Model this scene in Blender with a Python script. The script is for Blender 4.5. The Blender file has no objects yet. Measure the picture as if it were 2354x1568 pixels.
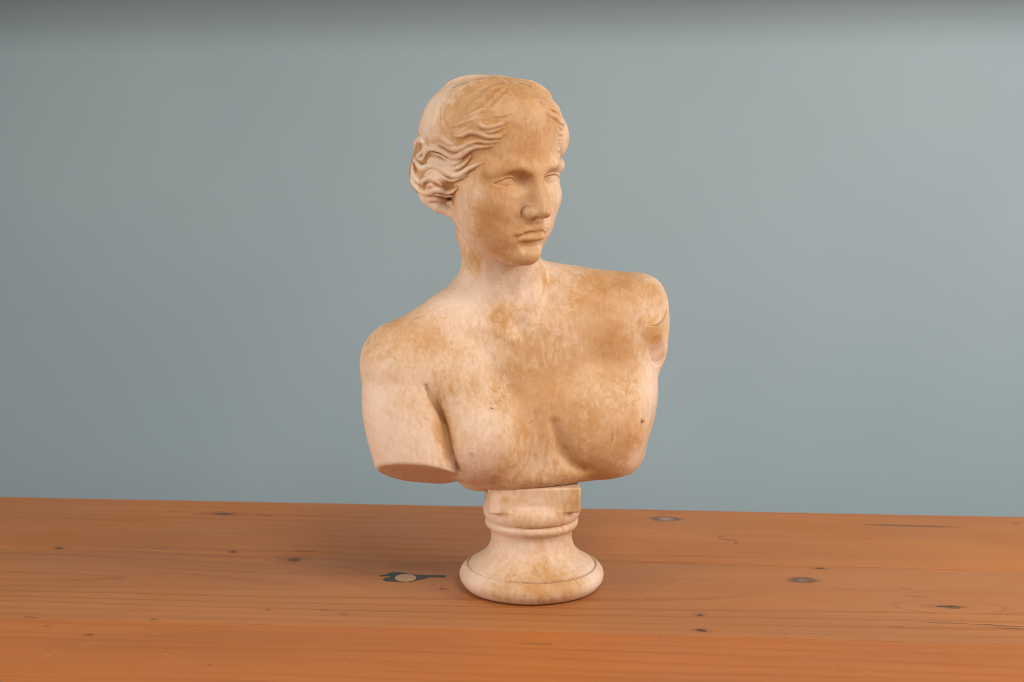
import bpy, bmesh, math, random
import numpy as np

# ----------------------------------------------------------------------------
# Camera, lamps, exposure
# ----------------------------------------------------------------------------
scene = bpy.context.scene
C = scene.collection

cam_data = bpy.data.cameras.new('camera'); camera = bpy.data.objects.new('camera', cam_data); C.objects.link(camera)
camera.location = (-0.018, -1.22, 0.3885)
camera.rotation_euler = (math.radians(90) - math.atan((784 - 380) / 3100.0), 0, 0)
cam_data.sensor_width = 36.0
cam_data.lens = 36.0 * 3100.0 / 2353.0
cam_data.clip_start = 0.05; cam_data.clip_end = 50
cam_data.dof.use_dof = True; cam_data.dof.focus_distance = 1.19; cam_data.dof.aperture_fstop = 9.0
scene.camera = camera

world = bpy.data.worlds.new('World'); scene.world = world; world.use_nodes = True
bgn = world.node_tree.nodes['Background']
bgn.inputs['Color'].default_value = (1.0, 0.93, 0.86, 1); bgn.inputs['Strength'].default_value = 0.39

def area_lamp(name, loc, target, size, power, color, spread=180):
    l = bpy.data.lights.new(name, 'AREA'); l.shape = 'RECTANGLE'; l.size, l.size_y = size
    l.energy = power; l.color = color; l.spread = math.radians(spread)
    o = bpy.data.objects.new(name, l); C.objects.link(o); o.location = loc
    v = np.array(target, float) - np.array(loc, float)
    from mathutils import Vector
    o.rotation_euler = Vector(v).to_track_quat('-Z', 'Y').to_euler()
    return o
area_lamp('right_softbox', (1.45, -0.55, 0.80), (0.0, 0.15, 0.26), (0.8, 0.8), 21, (1.0, 0.90, 0.80))
area_lamp('left_softbox', (-1.45, -0.75, 0.50), (-0.05, 0.0, 0.22), (0.6, 0.7), 5.6, (1.0, 0.88, 0.77), 110)
area_lamp('added_high_light', (0.7, -1.5, 2.0), (0.1, 0.5, 0.25), (0.8, 0.8), 23, (1.0, 0.92, 0.84))  # added overhead light, casts the wall's top shade and lifts the table

scene.cycles.filter_width = 1.0
vs = scene.view_settings
vs.view_transform = 'Standard'; vs.look = 'None'; vs.gamma = 1.0; vs.exposure = 0.12; vs.use_curve_mapping = False
# ----------------------------------------------------------------------------
# Sculpting toolkit: signed distances in millimetres, meshed with surface nets
# ----------------------------------------------------------------------------
CAM_F, CAM_D = 3100.0, 1220.0            # focal length in photo pixels (2353 wide), distance to bust axis in mm
CAM_X, CAM_H = -18.0, 388.5
CAM_T = math.atan((784 - 380) / CAM_F)    # downward pitch

def at(px, py, Y):
    """photo pixel (2353 wide) + real depth Y behind the bust axis -> point in mm"""
    a = (px - 1176.5) / CAM_F; u = (784 - py) / CAM_F
    c, s = math.cos(CAM_T), math.sin(CAM_T)
    t = (Y + CAM_D) / (c + u * s)
    return np.array((CAM_X + t * a, Y, CAM_H + t * (u * c - s)), np.float32)

F32 = np.float32
def V(*a): return np.array(a, F32)
def smin(a, b, k):
    h = np.clip(0.5 + 0.5 * (b - a) / k, 0, 1)
    return b + (a - b) * h - k * h * (1 - h)
def smax(a, b, k): return -smin(-a, -b, k)
def ssub(a, b, k): return smax(a, -b, k)
def sstep(a, b, x):
    t = np.clip((x - a) / (b - a), 0, 1); return t * t * (3 - 2 * t)
def ell(p, c, r, R=None):
    q = p - np.asarray(c, F32)
    if R is not None: q = q @ R            # columns of R are the ellipsoid's axes
    r = np.asarray(r, F32)
    k0 = np.sqrt(((q / r) ** 2).sum(1)) + 1e-6
    k1 = np.sqrt(((q / (r * r)) ** 2).sum(1)) + 1e-6
    return k0 * (k0 - 1) / k1
def cone(p, a, b, ra, rb):
    a = np.asarray(a, F32); b = np.asarray(b, F32)
    ab = b - a; L2 = float(ab @ ab)
    q = p - a
    t = np.clip((q @ ab) / L2, 0, 1)
    return np.sqrt(((q - t[:, None] * ab) ** 2).sum(1)) - (ra + (rb - ra) * t)
def chain(p, pts, rs, k=0):
    d = None
    for i in range(len(pts) - 1):
        e = cone(p, pts[i], pts[i + 1], rs[i], rs[i + 1])
        d = e if d is None else (np.minimum(d, e) if k == 0 else smin(d, e, k))
    return d
def spline(pts, n):
    """Catmull-Rom through rows (x,y,z,...)"""
    P_ = np.asarray(pts, float); P_ = np.vstack([2 * P_[0] - P_[1], P_, 2 * P_[-1] - P_[-2]])
    out = []
    for i in range(1, len(P_) - 2):
        for t in np.linspace(0, 1, n, endpoint=False):
            a, b, c, d = P_[i - 1], P_[i], P_[i + 1], P_[i + 2]
            out.append(0.5 * (2 * b + (c - a) * t + (2 * a - 5 * b + 4 * c - d) * t * t + (3 * b - a - 3 * c + d) * t ** 3))
    out.append(P_[-2]); return np.array(out)
def local(fn, d, p, lo, hi, pad, op):
    """apply a primitive only to the points near it"""
    m = np.all((p > np.asarray(lo, F32) - pad) & (p < np.asarray(hi, F32) + pad), axis=1)
    if m.any(): d[m] = op(d[m], fn(p[m]))
    return d
PAD = 13.0                                 # reach beyond which a primitive cannot matter
def tube(d, p, pts, rs, k, sub=False):
    pts = np.asarray(pts, F32); pad = max(rs) + k + PAD
    return local(lambda q: chain(q, pts, rs), d, p, pts.min(0), pts.max(0), pad,
                 (lambda a, b: ssub(a, b, k)) if sub else (lambda a, b: smin(a, b, k)))
def add_ell(d, p, c, r, k, R=None):
    c = np.asarray(c, F32); m = max(r) + k + PAD
    return local(lambda q: ell(q, c, r, R), d, p, c, c, m, lambda a, b: smin(a, b, k))
def cut_ell(d, p, c, r, k, R=None):
    c = np.asarray(c, F32); m = max(r) + k + PAD
    return local(lambda q: ell(q, c, r, R), d, p, c, c, m, lambda a, b: ssub(a, b, k))
def add_limb(d, p, pts, k, sub=False, n=6):
    c = spline(np.array([tuple(at(*a[:3])) + (a[3],) for a in pts]), n)
    return tube(d, p, c[:, :3], c[:, 3], k, sub)
def add_cone(d, p, a, b, ra, rb, k): return tube(d, p, np.array([a, b]), [ra, rb], k)
def rot(yaw, roll=0, pitch=0):
    y, r, t = (math.radians(v) for v in (yaw, roll, pitch))
    Rz = np.array([[math.cos(y), -math.sin(y), 0], [math.sin(y), math.cos(y), 0], [0, 0, 1]])
    Ry = np.array([[math.cos(r), 0, math.sin(r)], [0, 1, 0], [-math.sin(r), 0, math.cos(r)]])
    Rx = np.array([[1, 0, 0], [0, math.cos(t), -math.sin(t)], [0, math.sin(t), math.cos(t)]])
    return (Rz @ Ry @ Rx).astype(F32)

# ---- head ------------------------------------------------------------------
HEAD_R = rot(40, -3, 9)
HEAD_C = at(1105, 395, 0)
def to_head(p): return (p - HEAD_C) @ HEAD_R
def from_head(q): return np.asarray(q, F32) @ HEAD_R.T + HEAD_C

def face_sdf(q):
    xa = np.abs(q[:, 0]); m = np.stack([xa, q[:, 1], q[:, 2]], 1)
    d = ell(q, (0, 2, 28), (50, 62, 52))
    d = smin(d, ell(q, (0, -27, 26), (48, 49, 44)), 12)
    d = smin(d, ell(q, (0, -33, -2), (47, 43.5, 34)), 14)
    d = smin(d, ell(q, (0, -36, -26), (41, 37, 40)), 14)
    d = smin(d, cone(m, (26, -15, -34), (9, -58, -60), 12, 12), 14)
    d = smin(d, ell(m, (17, -43, -35), (25, 26, 26)), 16)
    d = smin(d, ell(q, (0, -67, -60.5), (13.5, 12.5, 11)), 9)
    d = smin(d, ell(m, (29, -52, -14), (15, 15, 14)), 14)
    f = (q[:, 1] < -20) & (q[:, 2] > -75) & (q[:, 2] < 40)     # the features need only be looked at in front
    if not f.any(): return d
    q = q[f]; m = m[f]; xa = xa[f]; z = q[:, 2]; D = d; d = d[f]
    d = smin(d, chain(m, [(5, -70.6, 11.5), (22, -69.6, 15.5), (38, -57, 12)], [6.3, 5.2, 3.8]), 11)
    # eye sockets, balls, lids
    d = ssub(d, ell(m, (21.5, -80.8, 4.0), (14.5, 15, 9.0)), 6)
    d = ssub(d, ell(m, (11.5, -77.5, 2.5), (4.2, 7, 5.5)), 4)
    ec = (25, -56.6, 2.0)
    d = smin(d, ell(m, ec, (13.5, 11.8, 11)), 1.0)
    dx = xa - 25
    up = (6.9 - 0.030 * dx * dx + 0.03 * dx) - z; lo = z - (-1.5 + 0.018 * dx * dx)
    d = smin(d, smax(ell(m, ec, (15.3, 13.9, 12.7)), up, 0.5), 0.7)
    d = smin(d, smax(ell(m, ec, (15.0, 13.2, 12.2)), lo, 0.5), 1.4)
    # nose
    d = smin(d, cone(q, (0, -60, 9), (0, -73, -22), 8.5, 11), 7)
    d = smin(d, cone(q, (0, -71.2, 15), (0, -87.8, -19), 5.8, 5.1), 3.6)
    d = smin(d, ell(q, (0, -88.6, -20.4), (4.7, 6.6, 4.8)), 5)
    d = smin(d, ell(m, (7.2, -79.0, -21.8), (4.0, 8.0, 4.6)), 4.5)
    d = ssub(d, chain(m, spline([(8.5, -79.5, -16.8), (12.4, -76, -18.6), (13.8, -73.8, -22.5), (12.6, -74.5, -27)], 3), [0.4, .6, .8, .9, 1.0, 1.0, 1.0, .9, .8, .6]), 1.8)
    d = ssub(d, ell(m, (4.8, -83, -28), (2.5, 5, 2.5)), 1.8)
    # mouth
    d = smin(d, ell(q, (0, -57, -41), (25, 21, 16)), 8)
    d = ssub(d, cone(q, (0, -82, -28), (0, -81, -34), 1.6, 2.0), 2)
    d = smin(d, chain(m, spline([(0, -76.9, -37.6), (4.2, -76.9, -37.0), (10, -75.4, -38.8), (15.8, -73.2, -42.0)], 4), [3.4] * 4 + [3.6] * 4 + [2.9] * 4 + [1.4]), 2.0)
    d = smin(d, chain(m, spline([(0, -76.4, -44.9), (5.0, -75.9, -44.9), (9.6, -74.7, -44.9), (14.4, -73.0, -44.5)], 4), [4.2] * 4 + [4.1] * 4 + [3.1] * 4 + [1.4]), 2.0)
    d = ssub(d, chain(m, spline([(0, -80.4, -40.5), (5.2, -80.1, -40.1), (11, -78.0, -41.4), (17.2, -74.4, -44.6)], 4), [1.5] * 9 + [1.1] * 4), 1.2)
    d = ssub(d, ell(m, (18.8, -76.6, -44.8), (2.8, 3.2, 3.2)), 4)
    d = ssub(d, chain(m, [(0, -79.4, -52.6), (9, -77.8, -52.0)], [4.0, 3.2]), 4)
    D[f] = d
    return D

SIDE = spline([(40, -32, 12, 5), (43, -14, 1, 11), (42, 6, -8, 16), (35, 28, -6, 19), (18, 48, 4, 19)], 4)
def hair_base(q):
    m = np.stack([np.abs(q[:, 0]), q[:, 1], q[:, 2]], 1); y, z = q[:, 1], q[:, 2]
    yh = np.where(z > 0, -30 - 0.70 * z, -30 - 1.0 * z)
    g = (y - yh) * 0.82
    d = smin(ell(q, (0, 1, 32), (52, 63, 52)), ell(q, (0, -22, 40), (56.5, 58.5, 47)), 8) + 9.0 * (1 - sstep(-18, 16, g))
    d = smax(d, -(z + 30), 6)
    d = tube(d, m, SIDE[:, :3], SIDE[:, 3], 8)
    d = add_ell(d, q, (0, 62, 14), (22, 20, 22), 8)
    return d

def trace(pix, fn, t0, t1):
    """march all pixels' sight lines onto the surface of fn (points in mm)"""
    o = V(CAM_X, -CAM_D, CAM_H)
    w = np.array([at(px, py, 0) for px, py in pix]) - o; w /= np.linalg.norm(w, axis=1, keepdims=True)
    t = np.full(len(pix), t0, F32); best = np.full(len(pix), 1e9, F32); bt = t.copy()
    for _ in range(70):
        v = fn((o + t[:, None] * w).astype(F32))
        b = v < best; best[b] = v[b]; bt[b] = t[b]
        live = (best > 0.02) & (t < t1)
        if not live.any(): break
        t[live] += np.maximum(v[live] * 0.8, 0.05)
    return (o + bt[:, None] * w).astype(F32), best
def onto(pix, fn, lift):
    """head-frame points on fn under the pixels, raised by `lift` along the surface normal"""
    p, best = trace(pix, lambda q: fn(to_head(q)), CAM_D - 130.0, CAM_D + 120.0)
    q = to_head(p).astype(F32); e = 0.4; I = np.eye(3, dtype=F32)
    gr = np.stack([fn(q + e * I[i]) - fn(q - e * I[i]) for i in range(3)], 1)
    gr /= np.linalg.norm(gr, axis=1, keepdims=True) + 1e-9
    return q - best[:, None] * gr + gr * np.asarray(lift)[:, None]

def z4(x, y): return 929.4 + x * 0.15006, 282.4 + y * 0.15006
def z5(x, y): return 941.2 + x * 0.16492, 158.8 + y * 0.16492
# crests of the locks (traced polylines, radius mm, lift mm, blend)
RIDGES = [
 (z4, [(200,500),(262,562),(305,540),(350,440),(395,392),(490,388),(620,440),(740,510),(850,503),(940,440),(1020,392),(1150,372)], [1.3,1.5,1.6,1.9,2.2,2.4,2.4,2.4,2.3,2.0,1.6,.8], .5, 1.6),
 (z4, [(360,625),(420,565),(500,555),(600,592),(700,628),(800,612),(890,560)], [1.5,2.0,2.1,2.1,2.0,1.7,1.0], .5, 1.6),
 (z4, [(155,560),(210,645),(270,700),(340,692),(420,658),(520,662),(610,715),(700,775),(800,803),(880,783),(980,712),(1100,655),(1220,600)], [1.6,2.0,2.2,2.4,2.6,2.6,2.6,2.6,2.5,2.3,2.0,1.5,.6], .7, 1.8),
 (z4, [(268,965),(300,900),(350,862),(430,850),(500,880),(585,950)], [1.7,2.1,2.2,2.2,2.0,1.0], .5, 1.5),
 (z4, [(350,1010),(395,955),(450,948),(490,975)], [1.4,1.7,1.7,1.2], .4, 1.5),
 (z4, [(110,815),(150,900),(230,1005),(320,1062),(420,1052),(475,1022),(560,1022),(640,1052),(740,1040),(820,990)], [1.6,2.2,2.4,2.4,2.3,2.2,2.2,2.0,1.6,.7], .6, 1.8),
 (z4, [(270,1100),(350,1155),(440,1150),(540,1150),(640,1180),(735,1212)], [1.5,2.2,2.3,2.2,2.0,1.2], .5, 1.6),
 (z4, [(400,1225),(520,1250),(640,1250),(750,1225)], [1.8,2.2,2.2,1.2], .3, 1.8),
 (z4, [(400,290),(460,235),(560,215),(640,250),(710,310),(770,330)], [2.4,3.4,3.8,3.4,2.6,1.4], .6, 1.6),
 (z4, [(450,300),(560,305),(650,345),(760,395),(860,385),(960,330),(1060,290),(1200,270)], [1.6,1.8,2.0,2.2,2.0,1.7,1.4,.8], .3, 2.0),
 (z4, [(420,470),(530,480),(640,530),(760,580),(860,560)], [1.0,1.4,1.5,1.3,.7], -.1, 1.4),
 (z4, [(330,770),(420,740),(520,770),(620,840),(740,880),(860,850),(960,800)], [1.2,1.6,1.7,1.6,1.4,1.1,.6], .1, 1.4),
 (z4, [(300,820),(380,800),(470,810),(560,860),(650,920)], [1.0,1.4,1.5,1.3,.7], .0, 1.4),
 (z4, [(420,1105),(520,1080),(640,1105),(760,1120)], [1.2,1.6,1.6,.9], .2, 1.4),
 (z4, [(560,620),(660,680),(780,700),(880,660),(960,590),(1020,500)], [1.0,1.4,1.6,1.5,1.2,.7], .1, 1.4),
 (z4, [(120,640),(140,760),(190,860),(260,930)], [1.2,1.8,1.8,1.0], .3, 1.6),
 (z4, [(110,380),(170,290),(270,260),(330,330),(300,430),(230,470)], [1.6,2.2,2.4,2.2,1.8,1.2], .4, 1.8),
 (z5, [(620,935),(740,925),(850,880),(980,905),(1080,945),(1250,955)], [1.0,1.5,1.8,1.8,1.5,.7], .4, 2.2),
 (z5, [(610,880),(700,872),(770,835),(850,790)], [.9,1.3,1.3,.7], .3, 2.0),
 (z5, [(930,745),(1000,795),(1100,822),(1200,790),(1290,740)], [1.0,1.6,1.8,1.5,.7], .4, 2.2),
 (z5, [(455,460),(470,540),(465,640),(460,740),(440,810)], [1.0,1.2,1.2,1.1,.7], .2, 2.4),
 (z5, [(385,530),(372,610),(350,710),(320,800),(285,865)], [1.0,1.2,1.2,1.1,.7], .2, 2.4),
 (z5, [(440,290),(560,210),(700,150),(850,118),(1000,104),(1090,104)], [1.5,2.2,2.4,2.4,1.8,1.0], -.3, 1.6),
 (z5, [(1150,110),(1260,150),(1340,200),(1400,250)], [1.0,1.6,1.6,.8], .3, 2.0),
 (z5, [(1950,548),(2000,575),(2045,600)], [1.0,1.5,1.0], .6, 1.2),
 (z5, [(1560,120),(1700,160),(1840,250),(1930,350),(1990,460)], [1.4,2.2,2.6,2.4,1.4], .2, 2.0),
 (z5, [(1740,400),(1860,470),(1960,540)], [1.0,1.5,1.0], -.4, 2.4),
 (z5, [(1880,560),(1960,640),(2060,690),(2130,760)], [1.0,1.7,1.9,1.2], -.3, 2.4),
 (z5, [(1150,150),(992,167),(850,215),(751,248),(640,320),(591,379),(540,450),(510,535),(520,620),(519,697),(560,780)], [0.6,1.07,1.09,1.42,1.83,1.12,1.22,1.63,1.95,1.58,0.6], -1.22, 2.6),
 (z5, [(1200,190),(1095,220),(950,290),(870,345),(760,420),(709,473),(690,560),(656,643),(640,700),(630,763),(650,820)], [0.6,1.64,1.37,1.55,1.06,1.06,1.21,1.68,1.43,1.31,0.6], -1.15, 2.6),
 (z5, [(1250,220),(1152,266),(1060,330),(992,408),(900,470),(838,538),(800,600),(771,666),(740,700),(730,740),(700,800)], [0.6,1.98,1.12,1.42,1.76,1.15,1.49,1.04,1.67,1.76,0.6], -1.15, 2.6),
 (z5, [(1320,250),(1266,306),(1180,380),(1118,454),(1040,520),(988,578),(930,640),(899,709),(840,740)], [0.6,1.47,1.66,1.06,1.7,1.65,1.99,1.82,0.6], -1.27, 2.6),
 (z5, [(1390,290),(1329,367),(1280,430),(1198,498),(1160,570),(1095,608),(1060,680),(985,736),(950,770)], [0.6,1.13,1.25,1.39,1.87,1.08,1.45,1.55,0.6], -1.03, 2.6),
 (z5, [(1050,760),(1160,790),(1280,770),(1380,720)], [.6,1.1,1.1,.5], -.1, 2.2),
 (z5, [(1120,945),(1240,932),(1330,890)], [.6,1.1,.5], -.1, 2.2),
 (z5, [(1180,650),(1310,645),(1420,600)], [.6,1.0,.5], -.15, 2.2),
 (z5, [(560,800),(680,780),(800,730),(920,690),(1040,680)], [.7,1.2,1.3,1.2,.6], .1, 1.8),
 (z5, [(700,700),(820,650),(940,600),(1060,570),(1180,560)], [.7,1.1,1.3,1.1,.6], .0, 1.8),
 (z5, [(1000,870),(1100,880),(1200,860),(1300,820)], [.7,1.2,1.1,.6], .1, 1.8),
 (z5, [(860,985),(980,1005),(1100,1025),(1240,1010)], [.8,1.3,1.2,.6], .1, 1.8),
 (z5, [(780,1045),(900,1065),(1020,1085),(1150,1070)], [.8,1.3,1.2,.6], .1, 1.8),
 (z5, [(2080,830),(2150,870),(2190,940)], [1.0,1.6,1.2], .3, 1.4),
 (z5, [(2090,960),(2150,1000),(2200,990)], [1.0,1.6,1.2], .3, 1.4),
 (z5, [(2110,1080),(2160,1110),(2205,1080)], [1.0,1.6,1.2], .3, 1.4),
]
GROOVES = [
 (z5, [(580,268),(680,222),(800,190),(940,147),(1090,112)], [.7,1.6,1.8,1.6,.7], 1.0),
 (z5, [(890,256),(1000,226),(1100,196),(1180,180)], [.5,1.3,1.3,.5], 1.0),
 (z5, [(1490,188),(1600,214),(1700,248),(1755,266)], [.5,1.3,1.3,.5], 1.0),
 (z5, [(560,290),(490,390),(455,490),(430,640),(425,740)], [.4,.9,1.0,1.0,.5], 1.0),
 (z4, [(430,445),(560,452),(680,515),(760,545)], [.4,.8,.8,.4], 1.0),
 (z4, [(160,600),(170,690),(200,760)], [.5,1.4,.6], 1.2),
 (z4, [(255,965),(290,875),(350,835),(440,835)], [.5,.9,.9,.5], 1.2),
]
def build_locks():
    def lay(items, shape):
        pix = [zf(*p) for it in items for zf in (it[0],) for p in it[1]]
        lift = np.concatenate([shape(it) for it in items])
        c = onto(pix, hair_or_face, lift); out = []; i = 0
        for it in items:
            n = len(it[1]); out.append(c[i:i + n]); i += n
        return out
    def rl(it):
        r = np.array(it[2]); l = it[3] + (0.7 if it[0] is z4 else 0.35) - 0.15 * r; l[0] -= 0.9 * r[0]; l[-1] -= 0.9 * r[-1]; return l
    R, G = [], []
    for it, c in zip(RIDGES, lay(RIDGES, rl)):
        c = spline(np.column_stack([c, np.array(it[2]) * 1.15]), 3); R.append((c[:, :3], c[:, 3], it[4]))
    for it, c in zip(GROOVES, lay(GROOVES, lambda it: np.full(len(it[1]), 0.2))):
        c = spline(np.column_stack([c, it[2]]), 3); G.append((c[:, :3], c[:, 3], it[3]))
    return R, G
def hair_or_face(q): return smin(face_sdf(q), hair_base(q), 5.0)
LOCKS, CUTS = build_locks()
MIRROR = [l for l in LOCKS if l[0][:, 0].max() < -14]      # repeated on the far side of the head

def head_sdf(p):
    q = to_head(p)
    d = hair_or_face(q)
    near = q[:, 0] < 4
    # far-side bulges of the hair
    d = add_ell(d, q, (46, -48, 35), (10, 11, 18), 4)
    d = add_ell(d, q, (52.5, -43, 10), (5.5, 8, 8), 3)
    d = tube(d, p, np.array([at(978, 452, -16), at(1010, 474, -22), at(1042, 490, -24)]), [6, 6.5, 4.5], 4)
    for sgn in (1, -1):
        m = np.nonzero(q[:, 0] < 60)[0] if sgn > 0 else np.nonzero(q[:, 0] > 0)[0]
        if not len(m): continue
        qq = q[m] * V(sgn, 1, 1); dd = d[m]
        for c, r, k in (LOCKS if sgn > 0 else MIRROR): dd = tube(dd, qq, c, r, k)
        if sgn > 0:
            for c, r, k in CUTS: dd = tube(dd, qq, c, r, k, True)
        d[m] = dd
    return d

# ---- torso -----------------------------------------------------------------
TOR_R = rot(20, -9, 0)
def hits(pix): return trace(pix, bust_sdf, CAM_D - 160.0, CAM_D + 150.0)[0]
FACET = None
def torso_sdf(p):
    d = ell(p, at(1255, 985, 24), (96, 60, 104), TOR_R)
    d = add_ell(d, p, at(1422, 862, 42), (34, 44, 66), 20, TOR_R)
    d = add_ell(d, p, at(1380, 1055, 20), (37, 42, 40), 20, TOR_R)
    d = add_ell(d, p, at(1052, 905, -20), (38, 38, 48), 20, TOR_R)
    # shoulder girdle
    d = add_limb(d, p, [(920, 832, -26, 31), (1090, 800, 8, 40), (1230, 770, 15, 42), (1458, 722, 45, 35)], 22)
    d = add_cone(d, p, at(926, 820, -22), at(1128, 708, 22), 29, 40, 14)
    d = add_cone(d, p, at(1455, 715, 45), at(1195, 693, 30), 34, 41, 14)
    d = add_ell(d, p, at(1476, 770, 46), (22, 32, 36), 14, TOR_R)
    # breasts
    d = add_ell(d, p, at(1108, 1008, -30), (43, 38, 42), 16, TOR_R)
    kb = 3.5 + 17 * sstep(at(1384, 1015, -30)[2], at(1384, 915, -30)[2], p[:, 2]) + 8 * sstep(40, 90, p[:, 0])
    d = smin(d, ell(p, at(1374, 985, -2), (48, 36.5, 44), TOR_R), kb)
    d = add_ell(d, p, at(1084, 1036, -66), (2.4, 2.6, 2.4), 4)
    d = add_ell(d, p, at(1480, 966, -19), (1.4, 1.6, 1.4), 6)
    # collar bones
    d = add_limb(d, p, [(1172, 764, -23.5, 5.5), (1090, 754, -22.5, 5.5), (1000, 748, -22, 4.5), (930, 762, -23, 3)], 10)
    d = add_limb(d, p, [(1212, 758, -21.5, 5.5), (1290, 738, -10, 5.5), (1380, 693, 6, 4.5), (1450, 668, 24, 3)], 10)
    d = add_ell(d, p, at(1235, 1085, 4), (76, 44, 36), 14, TOR_R)
    # bottom cut
    n = V(0.065, -0.05, -1.0); n /= np.linalg.norm(n)
    d = smax(d, (p - at(1235, 1128, -35)) @ n, 20)
    # upper arm, sawn off level below
    m = np.nonzero((p[:, 0] < 0) & (p[:, 2] < at(900, 640, 0)[2]))[0]
    if len(m):
        q = p[m]
        c = spline(np.array([tuple(at(*a[:3])) + (a[3],) for a in [(920, 838, -28, 31), (924, 900, -31, 36), (933, 965, -36, 37.5), (957, 1060, -40, 37), (968, 1130, -42, 36.5)]]), 8)
        arm = chain(q, c[:, :3].astype(F32), c[:, 3])
        n = V(-0.08, -0.42, -0.9); n /= np.linalg.norm(n)
        arm = smax(arm, (q - at(955, 1078, -62)) @ n, 3)
        z0, z1 = at(960, 925, -40)[2], at(960, 840, -40)[2]
        d[m] = smin(d[m], arm, 2.5 + 15 * sstep(z0, z1, q[:, 2]))
    # far shoulder: broken face, a flatter facet in front of it and a notch beneath
    m = np.nonzero(p[:, 0] > 80)[0]
    if len(m):
        q = p[m]; e = d[m]
        n = V(0.93, -0.3, 0.1); n /= np.linalg.norm(n)
        e = smax(e, (q - at(1531, 710, 30)) @ n, 10)
        if FACET is not None:
            n = V(0.80, -0.58, 0.12); n /= np.linalg.norm(n)
            c0, c1 = FACET
            rough = 0.3 * np.sin(q[:, 2] * 0.36 + q[:, 1] * 0.2) * np.sin(q[:, 1] * 0.31 - q[:, 2] * 0.14)
            cutp = (q - (c0 - 6.2 * n)) @ n + rough                 # chipped flat, oval in outline
            e = smax(e, smin(cutp, -ell(q, c0, (30, 30, 20), TOR_R) + 1.2 * rough, 0.9), 0.7)
            n = V(0.55, -0.75, -0.36); n /= np.linalg.norm(n)
            cutp = (q - (c1 - 3.8 * n)) @ n + rough
            e = smax(e, smin(cutp, -ell(q, c1, (12, 24, 16), TOR_R) + rough, 1.5), 1.0)
        d[m] = e
    return d

FACET = trace([(1509, 698), (1517, 805)], torso_sdf, CAM_D - 160.0, CAM_D + 150.0)[0]
ARMPIT = trace([(976, 890), (988, 918), (1010, 952), (1025, 985), (1034, 1020), (1042, 1050), (1053, 1080)], torso_sdf, CAM_D - 160.0, CAM_D + 150.0)[0] + V(0.3, 1.5, 0)
FOLD = trace([(1272, 975), (1280, 1012), (1294, 1045), (1316, 1068), (1345, 1080)], torso_sdf, CAM_D - 160.0, CAM_D + 150.0)[0] + V(0, 0.6, 0)
FOLD = spline(np.column_stack([FOLD, [0.3, 0.8, 1.2, 1.2, 0.4]]), 4)
ARMPIT = spline(np.column_stack([ARMPIT, [0.8, 1.7, 2.1, 1.7, 1.3, 1.1, 1.2]]), 4)
def bust_sdf(p):
    d = torso_sdf(p)
    d = tube(d, p, ARMPIT[:, :3], ARMPIT[:, 3], 4.0, True)
    d = tube(d, p, FOLD[:, :3], FOLD[:, 3], 9.0, True)
    d = add_limb(d, p, [(1150, 800, 20, 46), (1150, 660, 14, 36), (1145, 560, 8, 35), (1130, 480, 8, 33)], 16)
    # the cords of the neck and the notch between the collar bones
    d = add_limb(d, p, [(1178, 765, -21, 2), (1150, 690, -16, 3.5), (1105, 600, -13, 4), (1068, 540, 0, 5)], 12)
    d = add_limb(d, p, [(1206, 757, -22, 3.5), (1227, 690, -16, 5), (1237, 620, 0, 5.5)], 7)
    d = cut_ell(d, p, at(1192, 744, -34), (7.5, 9, 11), 7)
    m = p[:, 2] > at(1200, 700, 0)[2]
    if m.any(): d[m] = smin(d[m], head_sdf(p[m]), 4)
    # hand-finished unevenness of the cast
    x, y, z = p[:, 0], p[:, 1], p[:, 2]
    d += 0.16 * np.sin(x * 0.17 + 0.6 * np.sin(z * 0.11)) * np.sin(z * 0.15 + y * 0.09) + 0.07 * np.sin(x * 0.43 + z * 0.21) * np.sin(z * 0.39 - x * 0.17 + 1.0)
    return d

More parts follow.
